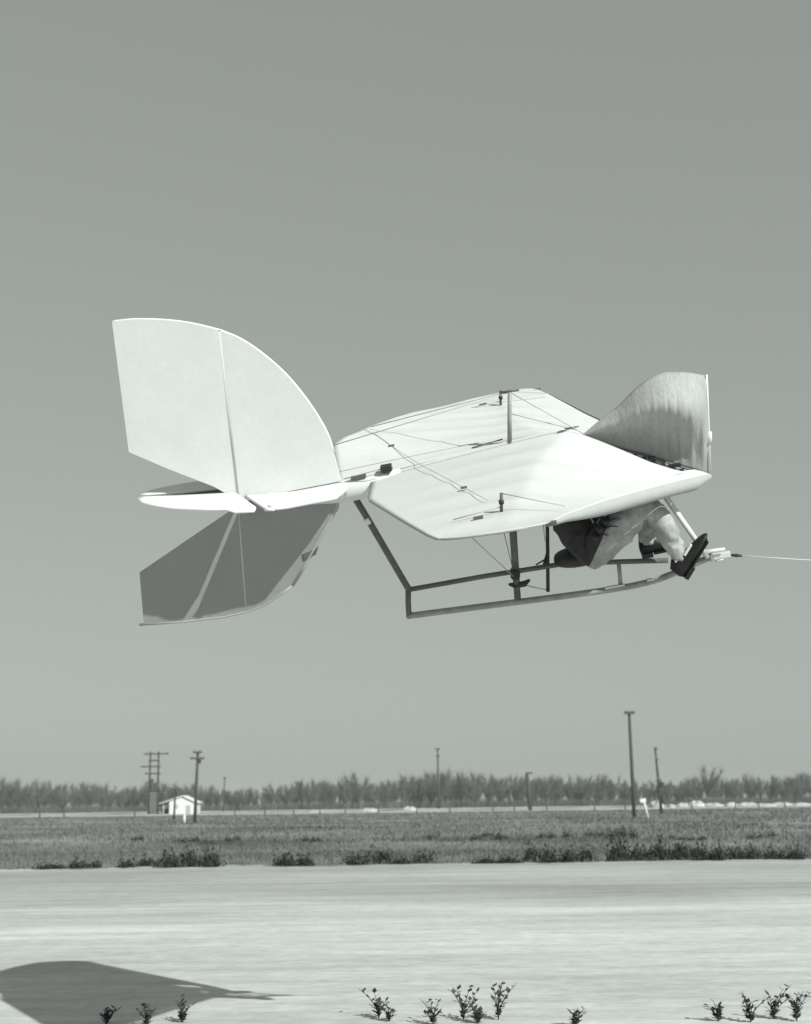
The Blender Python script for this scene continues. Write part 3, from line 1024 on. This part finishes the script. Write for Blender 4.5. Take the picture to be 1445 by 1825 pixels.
MB().tube([(0.07, -0.05, -0.735), (0.105, 0.05, -0.69)], 0.011, 8).build('stick_grip', M['black'], glider)
MB().tube([(0.02, -0.02, -0.735), (0.09, 0, -0.715)], 0.005, 6).build('stick_link', M['black'], glider)
MB().tube([(0.06, 0, -0.915), (0.02, 0, -0.90), (-0.09, 0, -0.85)], 0.0035, 5).build('control_cable', M['wire'], glider)
for y in (-0.07, 0.07):
    MB().tube([(0.80, y, -0.25), (0.84, y * 0.9, -0.45), (0.985, y * 0.45, -0.78), (1.03, y * 0.3, -0.88)], 0.0135, 10).build('nose_strut', M['light_tube'], glider)
MB().tube([(1.01, -0.03, -0.862), (1.02, -0.03, -0.835), (1.135, -0.03, -0.842)], 0.010, 8).build('tow_release', M['bright_metal'], glider)
MB().box((1.115, 0, -0.888), (0.10, 0.035, 0.026)).build('tow_block', M['bright_metal'], glider)
MB().box((1.05, -0.01, -0.885), (0.012, 0.04, 0.05)).build('tow_plate', M['grey_tube'], glider)
MB().tube([(1.07, -0.01, -0.918), (1.12, -0.01, -0.908)], 0.006, 6).build('tow_pin', M['bright_metal'], glider)
# seat sling under the pilot and a hand bar under the slot
MB().tube([(0.285 + 0.155 * math.sin(a), 0, -0.735) for a in np.linspace(-1.5, 1.5, 11)], [0.055 * math.cos(a) ** 0.7 + 0.002 for a in np.linspace(-1.5, 1.5, 11)], 14, flat=2.0).build('seat_pad', M['black'], glider)
MB().tube([(0.62, -0.26, -0.34), (0.62, 0.26, -0.34)], 0.012, 8).build('hand_bar', M['dark_tube'], glider)
for y in (-0.26, 0.26):
    MB().tube([(0.62, y, -0.34), (0.60, y, -0.14)], 0.008, 6).build('bar_hanger', M['dark_tube'], glider)

# ---- king post, short posts, rigging
MB().tube([(0.006, 0, 0.03), (0.064, 0, 0.335)], [0.0145, 0.0125], 10).build('king_post', M['grey_tube'], glider)
MB().tube([(0.01, 0, 0.343), (0.12, 0, 0.338)], 0.007, 8).build('king_post_bar', M['dark_tube'], glider)
for s in (-1, 1):
    MB().tube([(-0.053, s * 1.135, -0.01), (-0.034, s * 1.135, 0.092)], 0.0085, 8).build('outrigger_post', M['dark_tube'], glider)
    MB().tube([(-0.044, s * 1.135, 0.035), (-0.042, s * 1.135, 0.055)], 0.0135, 8).build('post_clamp', M['black'], glider)
    MB().box((-0.17, s * 1.2, 0.006), (0.05, 0.02, 0.012)).build('wing_fitting', M['dark_tube'], glider)
    MB().box((0.19, s * 1.42, -0.02), (0.06, 0.03, 0.018)).build('wing_fitting', M['dark_tube'], glider)
def wire(a, b, r=0.0028):
    MB().tube([a, b], r, 5).build('bracing_wire', M['wire'], glider)
KT = (0.064, 0, 0.335)
wire(KT, (0.47, 0, -0.02))
wire((0.04, 0, 0.21), (0.40, 0.03, 0.03))
wire(KT, (-1.03, 0, 0.22))
wire((0.02, 0, 0.337), (-0.86, 0.62, 0.14))
for s in (-1, 1):
    wire((-0.245, s * 1.3, -0.015), (-0.12, 0, -0.80))
    wire((-0.034, s * 1.135, 0.09), (0.27, s * 1.22, -0.01))
    wire((-0.05, s * 1.135, 0.02), (-0.30, s * 1.16, 0.006))
    wire((0.15, s * 1.35, -0.02), (0.10, 0, -0.60))
# warp control cable crossing the wing
def surf(x, y):
    side = 1 if y > 0 else -1
    xl, xt = ip(abs(y), LE_Y, LE_X), ip(abs(y), TE[side][0], TE[side][1])
    return wing_pt(side, abs(y), min(1, max(0, (xl - x) / (xl - xt))))[2]
cab = []
for t in np.linspace(0, 1, 18):
    x, y = ip(t, [0, 0.55, 1], [-0.12, -0.545, -0.90]), ip(t, [0, 0.55, 1], [-0.95, -0.02, 0.60])
    cab.append((x, y, max(surf(x, y) + 0.007, ip(t, [0, 0.55, 1], [surf(-0.12, -0.95) + 0.015, surf(-0.545, -0.02) + 0.03, surf(-0.90, 0.60) + 0.012]))))
MB().tube(cab, 0.0018, 5).build('control_cable', M['wire'], glider)
for q in (cab[3], cab[13]):
    MB().box((q[0], q[1], q[2]), (0.035, 0.014, 0.010)).build('turnbuckle', M['dark_tube'], glider)
MB().tube([(-0.22, 0.05, surf(-0.22, 0.05) + 0.006), (-0.03, 0.03, 0.058)], 0.004, 5).build('control_cable', M['dark_tube'], glider)

# ---- forward crest sail, cloth billowing to the near side on a nose mast
top = smooth_curve([(0.43, 0.0), (0.55, 0.071), (0.658, 0.128), (0.769, 0.208), (0.86, 0.257), (0.941, 0.274), (1.0, 0.268), (1.082, 0.249), (1.182, 0.209)], 6)
bot = [(0.42, -0.005), (0.57, -0.085), (0.77, -0.185), (0.92, -0.272), (1.117, -0.378)]
def bez(x):
    return ip(x, [q[0] for q in bot], [q[1] for q in bot])
NX, NZ = 70, 36
V, Fc = [], []
tx = [q[0] for q in top]
tz = [q[1] for q in top]
for i in range(NX + 1):
    f = i / NX
    k = f * (len(top) - 1)
    a = int(min(k, len(top) - 2))
    pt = np.array(top[a]) + (np.array(top[a + 1]) - np.array(top[a])) * (k - a)
    xb = 0.42 + (1.117 - 0.42) * f ** 0.92
    pb = np.array([xb, bez(xb)])
    H_ = np.linalg.norm(pt - pb)
    for j in range(NZ + 1):
        t = j / NZ
        q = pb + (pt - pb) * t
        bil = 0.36 * H_ * (math.sin(math.pi * min(1, t ** 1.9)) ** 1.15) * (1 - 0.9 * f ** 9)
        fold = 0.0050 * (1.15 - t) * math.sin(f * 74 + 1.4 * math.sin(t * 3 + f * 9)) * math.sin(math.pi * min(1, t * 0.95 + 0.02)) \
            + 0.0022 * math.sin(f * 133 + 2.0 * t) * math.sin(math.pi * t)
        fold += 0.006 * math.sin(t * 55 + f * 20) * max(0, f - 0.8) * 5 * max(0, t - 0.7) * 2
        V.append((q[0], -(bil + fold * (0.3 + f)), q[1]))
for i in range(NX):
    for j in range(NZ):
        a = i * (NZ + 1) + j
        Fc.append((a, a + NZ + 1, a + NZ + 2, a + 1))
so = bpy.data.objects.new('crest_sail', raw_mesh('crest_sail', V, Fc, M['sail_cloth'], True))
COL.objects.link(so)
so.parent = glider
so['label'] = 'grey pleated crest sail billowing on the nose mast'
md = so.modifiers.new('thick', 'SOLIDIFY')
md.thickness = 0.004
md.offset = 0
MB().tube([(1.117, 0, -0.39), (1.15, 0, -0.1), (1.185, 0, 0.215)], [0.0095, 0.008, 0.007], 8).build('nose_mast', M['bright_metal'], glider)
MB().tube([(1.143, -0.004, -0.19), (1.151, -0.004, -0.12)], 0.0155, 8).build('mast_sleeve', M['bright_metal'], glider)
# dark lacing rail along the slot, with grommets
rail = [(x, -0.012, bez(x) - 0.004) for x in np.linspace(0.41, 1.10, 14)]
MB().tube(rail, 0.0075, 8).build('lacing_rail', M['dark_tube'], glider)
for k in range(11):
    x = 0.56 + k * 0.05
    MB().box((x, -0.03 - 0.3 * hole(x), bez(x) - 0.014), (0.022, 0.03 + 0.5 * hole(x), 0.007)).build('lacing', M['black'], glider)
MB().box((0.92, -0.05, bez(0.92) + 0.003), (0.075, 0.03, 0.016)).build('rail_clamp', M['black'], glider)
MB().box((0.80, -0.045, bez(0.80) + 0.0), (0.04, 0.03, 0.016)).build('rail_clamp', M['black'], glider)
MB().plate([(0.29, -0.03), (0.42, 0.015), (0.34, 0.03)], 0.006, axis=2, off=0.052).build('slot_cap', M['dark_tube'], glider)

# ------------------------------------------------------------------ tow rope
pts = []
for t in np.linspace(0, 1, 24):
    a = np.array(GO) + GB.T @ np.array([1.155, 0, -0.895])
    d = np.array([0.978, -0.155, -0.085])
    pts.append(a + d * 7.5 * t + np.array([0, 0, 0.5 * t * t - 0.3 * t]) * 0.6)
o = MB().tube(pts, 0.0032, 6).build('tow_rope', M['rope'])
th = MB().tube([pts[0], pts[0] + (pts[1] - pts[0]) * 0.14, pts[0] + (pts[1] - pts[0]) * 0.24], [0.006, 0.011, 0.005], 8).build('rope_splice', M['black'], o)
tag(o, 'thin tow rope leading right from the nose of the glider', 'rope')

# ------------------------------------------------------------------ pilot, seated under the wing (same local frame as the glider)
pilot = empty('person')
pilot.matrix_world = GM
tag(pilot, 'pilot in dark jacket and pale trousers sitting knees up under the wing', 'person')
def skinned(name, verts, edges, radii, root, subd=2):
    me = bpy.data.meshes.new(name)
    me.from_pydata(verts, edges, [])
    o = bpy.data.objects.new(name + '_tmp', me)
    COL.objects.link(o)
    sk_ = o.modifiers.new('skin', 'SKIN')
    sk_.use_smooth_shade = True
    for i, r in enumerate(radii):
        me.skin_vertices[0].data[i].radius = r if not np.isscalar(r) else (r, r)
    for i in range(len(verts)):
        me.skin_vertices[0].data[i].use_root = (i == root)
    sb = o.modifiers.new('sub', 'SUBSURF')
    sb.levels = subd
    sb.render_levels = subd
    dg = bpy.context.evaluated_depsgraph_get()
    out = bpy.data.meshes.new_from_object(o.evaluated_get(dg))
    bpy.data.objects.remove(o)
    out.name = name
    return out
vs, es, rs = [], [], []
def jv(p, r, par=None):
    vs.append(p)
    rs.append(r)
    if par is not None:
        es.append((par, len(vs) - 1))
    return len(vs) - 1
pel = jv((0.315, 0, -0.635), (0.16, 0.13))
wai = jv((0.275, 0, -0.545), (0.145, 0.115), pel)
che = jv((0.235, 0, -0.43), (0.155, 0.12), wai)
ucs = jv((0.225, 0, -0.335), (0.12, 0.09), che)
nek = jv((0.245, 0, -0.27), 0.052, ucs)
hd1 = jv((0.262, 0, -0.215), 0.075, nek)
hd2 = jv((0.275, 0, -0.155), 0.088, hd1)
hd3 = jv((0.270, 0, -0.095), 0.062, hd2)
for s in (-1, 1):
    h1 = jv((0.375, s * 0.105, -0.675), (0.135, 0.13), pel)
    h2 = jv((0.535, s * 0.125, -0.565), (0.118, 0.115), h1)
    if s < 0:
        kn, ca, an, ft = (0.725, -0.135, -0.430), (0.80, -0.135, -0.58), (0.85, -0.13, -0.775), (0.875, -0.13, -0.845)
    else:
        kn, ca, an, ft = (0.70, 0.135, -0.46), (0.715, 0.135, -0.60), (0.705, 0.12, -0.765), (0.725, 0.12, -0.80)
    k_ = jv(kn, 0.088, h2)
    c_ = jv(ca, 0.080, k_)
    a_ = jv(an, 0.052, c_)
    f_ = jv(ft, 0.034, a_)
    sh_ = jv((0.235, s * 0.165, -0.36), 0.062, ucs)
    el_ = jv((0.42, s * 0.265, -0.385), 0.045, sh_)
    wr_ = jv((0.575, s * 0.20, -0.365), 0.034, el_)
    pm_ = jv((0.605, s * 0.19, -0.362), (0.042, 0.02), wr_)
body = skinned('body', vs, es, rs, pel, 3)
bm = bmesh.new()
bm.from_mesh(body)
pl_n = Vector((1, 0, -0.62)).normalized()
bmesh.ops.bisect_plane(bm, geom=bm.verts[:] + bm.edges[:] + bm.faces[:], plane_co=(0.345, 0, -0.72), plane_no=pl_n)
bm.to_mesh(body)
bm.free()
bo = bpy.data.objects.new('body', body)
COL.objects.link(bo)
bo.parent = pilot
body.materials.clear()
for k in ('trousers', 'jacket', 'skin'):
    body.materials.append(M[k])
for p in body.polygons:
    x, y, z = p.center
    idx = 0
    if x - (0.345 + (z + 0.72) * 0.62) < 0 and x < 0.55:
        idx = 1
    for (A_, B_) in (((0.235, 0.165, -0.36), (0.42, 0.265, -0.385)), ((0.42, 0.265, -0.385), (0.575, 0.20, -0.365))):
        a_, b_, c_ = Vector(A_), Vector(B_), Vector((x, abs(y), z))
        t_ = max(0, min(1, (c_ - a_).dot(b_ - a_) / (b_ - a_).length_squared))
        if (a_ + (b_ - a_) * t_ - c_).length < 0.055:
            idx = 1
    if (x > 0.575 and abs(y) > 0.15 and z > -0.41) or (z > -0.275 and x < 0.4):
        idx = 2
    p.material_index = idx
# cloth folds
tx_ = bpy.data.textures.new('folds', 'CLOUDS')
tx_.noise_scale = 0.045
dm = bo.modifiers.new('folds', 'DISPLACE')
dm.texture = tx_
dm.strength = 0.034
dm.mid_level = 0.5
dm.texture_coords = 'LOCAL'
# face, hair
nm = MB()
nm.tube([(0.352, 0, -0.155), (0.375, 0, -0.178), (0.352, 0, -0.188)], [0.008, 0.014, 0.009], 8)
nm.build('nose', M['skin'], pilot)
for s in (-1, 1):
    MB().tube([(0.348, s * 0.032, -0.148), (0.362, s * 0.032, -0.148)], [0.013, 0.006], 8).build('eye', M['black'], pilot)
    MB().tube([(0.27, s * 0.082, -0.175), (0.262, s * 0.098, -0.155), (0.272, s * 0.084, -0.13)], [0.008, 0.014, 0.008], 8).build('ear', M['skin'], pilot)
MB().tube([(0.345, -0.026, -0.212), (0.352, 0, -0.214), (0.345, 0.026, -0.212)], 0.006, 6).build('mouth', M['jacket'], pilot)
hv, hf = [], []
for i in range(13):
    for j in range(9):
        a = 2 * math.pi * i / 12
        b = j / 8 * 1.75
        r = 0.098 + 0.004 * random.random()
        hv.append((0.262 + r * math.sin(b) * math.cos(a), r * math.sin(b) * math.sin(a) * 0.95, -0.148 + 0.09 * math.cos(b) * 1.05))
for i in range(12):
    for j in range(8):
        a = i * 9 + j
        am = 2 * math.pi * (i + 0.5) / 12
        if j > 4 and math.cos(am) > 0.2:
            continue
        hf.append((a, a + 1, a + 10, a + 9))
MB().add(hv, hf, True).build('hair', M['hair'], pilot)
# fingers curled over the hand bar
for s in (-1, 1):
    for k in range(4):
        y = s * (0.158 + k * 0.021)
        L = [0.9, 1.05, 1.0, 0.8][k]
        MB().tube([(0.598, y, -0.350), (0.618, y, -0.320), (0.640, y, -0.328), (0.642 - 0.003 * L, y, -0.348 - 0.006 * L), (0.630, y, -0.362)],
                  [0.0095, 0.009, 0.0085, 0.008, 0.006], 7).build('finger', M['skin'], pilot)
    MB().tube([(0.595, s * 0.15, -0.365), (0.610, s * 0.138, -0.372), (0.632, s * 0.142, -0.366)], [0.010, 0.0095, 0.007], 7).build('thumb', M['skin'], pilot)

def shoe(heel, toe, ank, y, w_=0.047):
    """shoe along heel->toe, upper towards the ankle"""
    h, t, a = np.array([heel[0], y, heel[1]]), np.array([toe[0], y, toe[1]]), np.array([ank[0], y, ank[1]])
    d = t - h
    L = np.linalg.norm(d)
    d /= L
    u = (a - h) - d * d.dot(a - h)
    u /= np.linalg.norm(u)
    s_ = np.cross(d, u)
    sec = [(-0.03, 0.030, 0.05, 0.02), (0.0, 0.038, 0.095, 0.0), (0.18, 0.040, 0.118, 0.0), (0.32, 0.041, 0.115, 0.0), (0.48, 0.044, 0.082, 0.0),
           (0.68, 0.049, 0.062, 0.0), (0.84, 0.047, 0.050, 0.003), (0.96, 0.034, 0.036, 0.008), (1.02, 0.014, 0.022, 0.012)]
    vs_, fs_ = [], []
    n_ = 12
    for f, hw, ht, lift in sec:
        for k in range(n_):
            an = 2 * math.pi * k / n_
            cx, cy = math.cos(an), math.sin(an)
            uu = lift + (ht - lift) * (0.5 + 0.5 * cy) if cy > -0.6 else lift
            wx = hw * (1 if cy < 0.2 else max(0.45, 1 - (cy - 0.2) * 0.62)) * (cx / max(0.001, abs(cx)) * abs(cx) ** 0.6 if abs(cx) > 1e-3 else 0)
            vs_.append(h + d * L * f + u * uu + s_ * wx)
    for i in range(len(sec) - 1):
        for k in range(n_):
            fs_.append((i * n_ + k, i * n_ + (k + 1) % n_, (i + 1) * n_ + (k + 1) % n_, (i + 1) * n_ + k))
    fs_ += [tuple(range(n_)), tuple((len(sec) - 1) * n_ + k for k in range(n_))]
    so_ = MB().add(vs_, fs_, True).build('shoe', M['shoe'], pilot)
    # sole and heel block
    MB().box(h + d * L * 0.13 - u * 0.012, (L * 0.28, 0.076, 0.026), [d, s_, u]).build('heel', M['shoe'], so_)
    MB().box(h + d * L * 0.60 - u * 0.004, (L * 0.62, 0.086, 0.011), [d, s_, u]).build('sole', M['shoe'], so_)
    return h, d, u, s_, L, so_
h, d, u, s_, L, so_ = shoe((0.868, -0.925), (1.045, -0.705), (0.845, -0.775), -0.13)
for f, uu, sz in ((0.30, 0.098, (0.05, 0.016, 0.012)), (0.56, 0.072, (0.075, 0.018, 0.014))):
    MB().box(h + d * L * f + u * uu - s_ * 0.03 * (1 if s_[1] > 0 else -1), sz, [d, s_, u]).build('lace', M['lace'], so_)
h, d, u, s_, L, so_ = shoe((0.655, -0.835), (0.90, -0.825), (0.705, -0.765), 0.12)
# belt with dark pouches across the hip
for k, (px_, pz, sz) in enumerate(((0.472, -0.472, 1.0), (0.432, -0.515, 1.25), (0.398, -0.555, 0.9), (0.500, -0.430, 0.8))):
    MB().tube([(px_, -0.19, pz), (px_, -0.238, pz), (px_ + 0.002, -0.252, pz - 0.003)], [0.024 * sz, 0.020 * sz, 0.010 * sz], 9).build('belt_pouch', M['black'], pilot)
    MB().tube([(px_ + 0.01, -0.235, pz), (px_ + 0.05 * sz, -0.232, pz + 0.012), (px_ + 0.085 * sz, -0.222, pz - 0.004)], [0.006, 0.005, 0.002], 5).build('strap', M['black'], pilot)
bp_ = []
for t in np.linspace(0, 1, 12):
    an = math.pi * (0.1 + 0.95 * t)
    bp_.append((0.335 + 0.145 * math.cos(an - 0.9) * 0.9, -0.165 * math.sin(an), -0.615 + 0.13 * math.cos(an - 0.25)))
MB().tube(bp_, 0.011, 6, flat=1.0).build('belt', M['black'], pilot)

# ------------------------------------------------------------------ thin summer haze over the flat land
hz = MB().box((0, 850, 5.5), (3040, 1940, 13.0)).build('haze', M['field'])
hz['kind'] = 'stuff'
hz['label'] = 'thin even haze lying over the whole flat field'
hm = bpy.data.materials.new('haze_air')
hm.use_nodes = True
hm.node_tree.nodes.clear()
ho = hm.node_tree.nodes.new('ShaderNodeOutputMaterial')
hv_ = hm.node_tree.nodes.new('ShaderNodeVolumePrincipled')
hv_.inputs['Color'].default_value = (0.93, 0.95, 0.935, 1)
hv_.inputs['Density'].default_value = 0.00045
hm.node_tree.links.new(hv_.outputs[0], ho.inputs['Volume'])
hz.data.materials.clear()
hz.data.materials.append(hm)
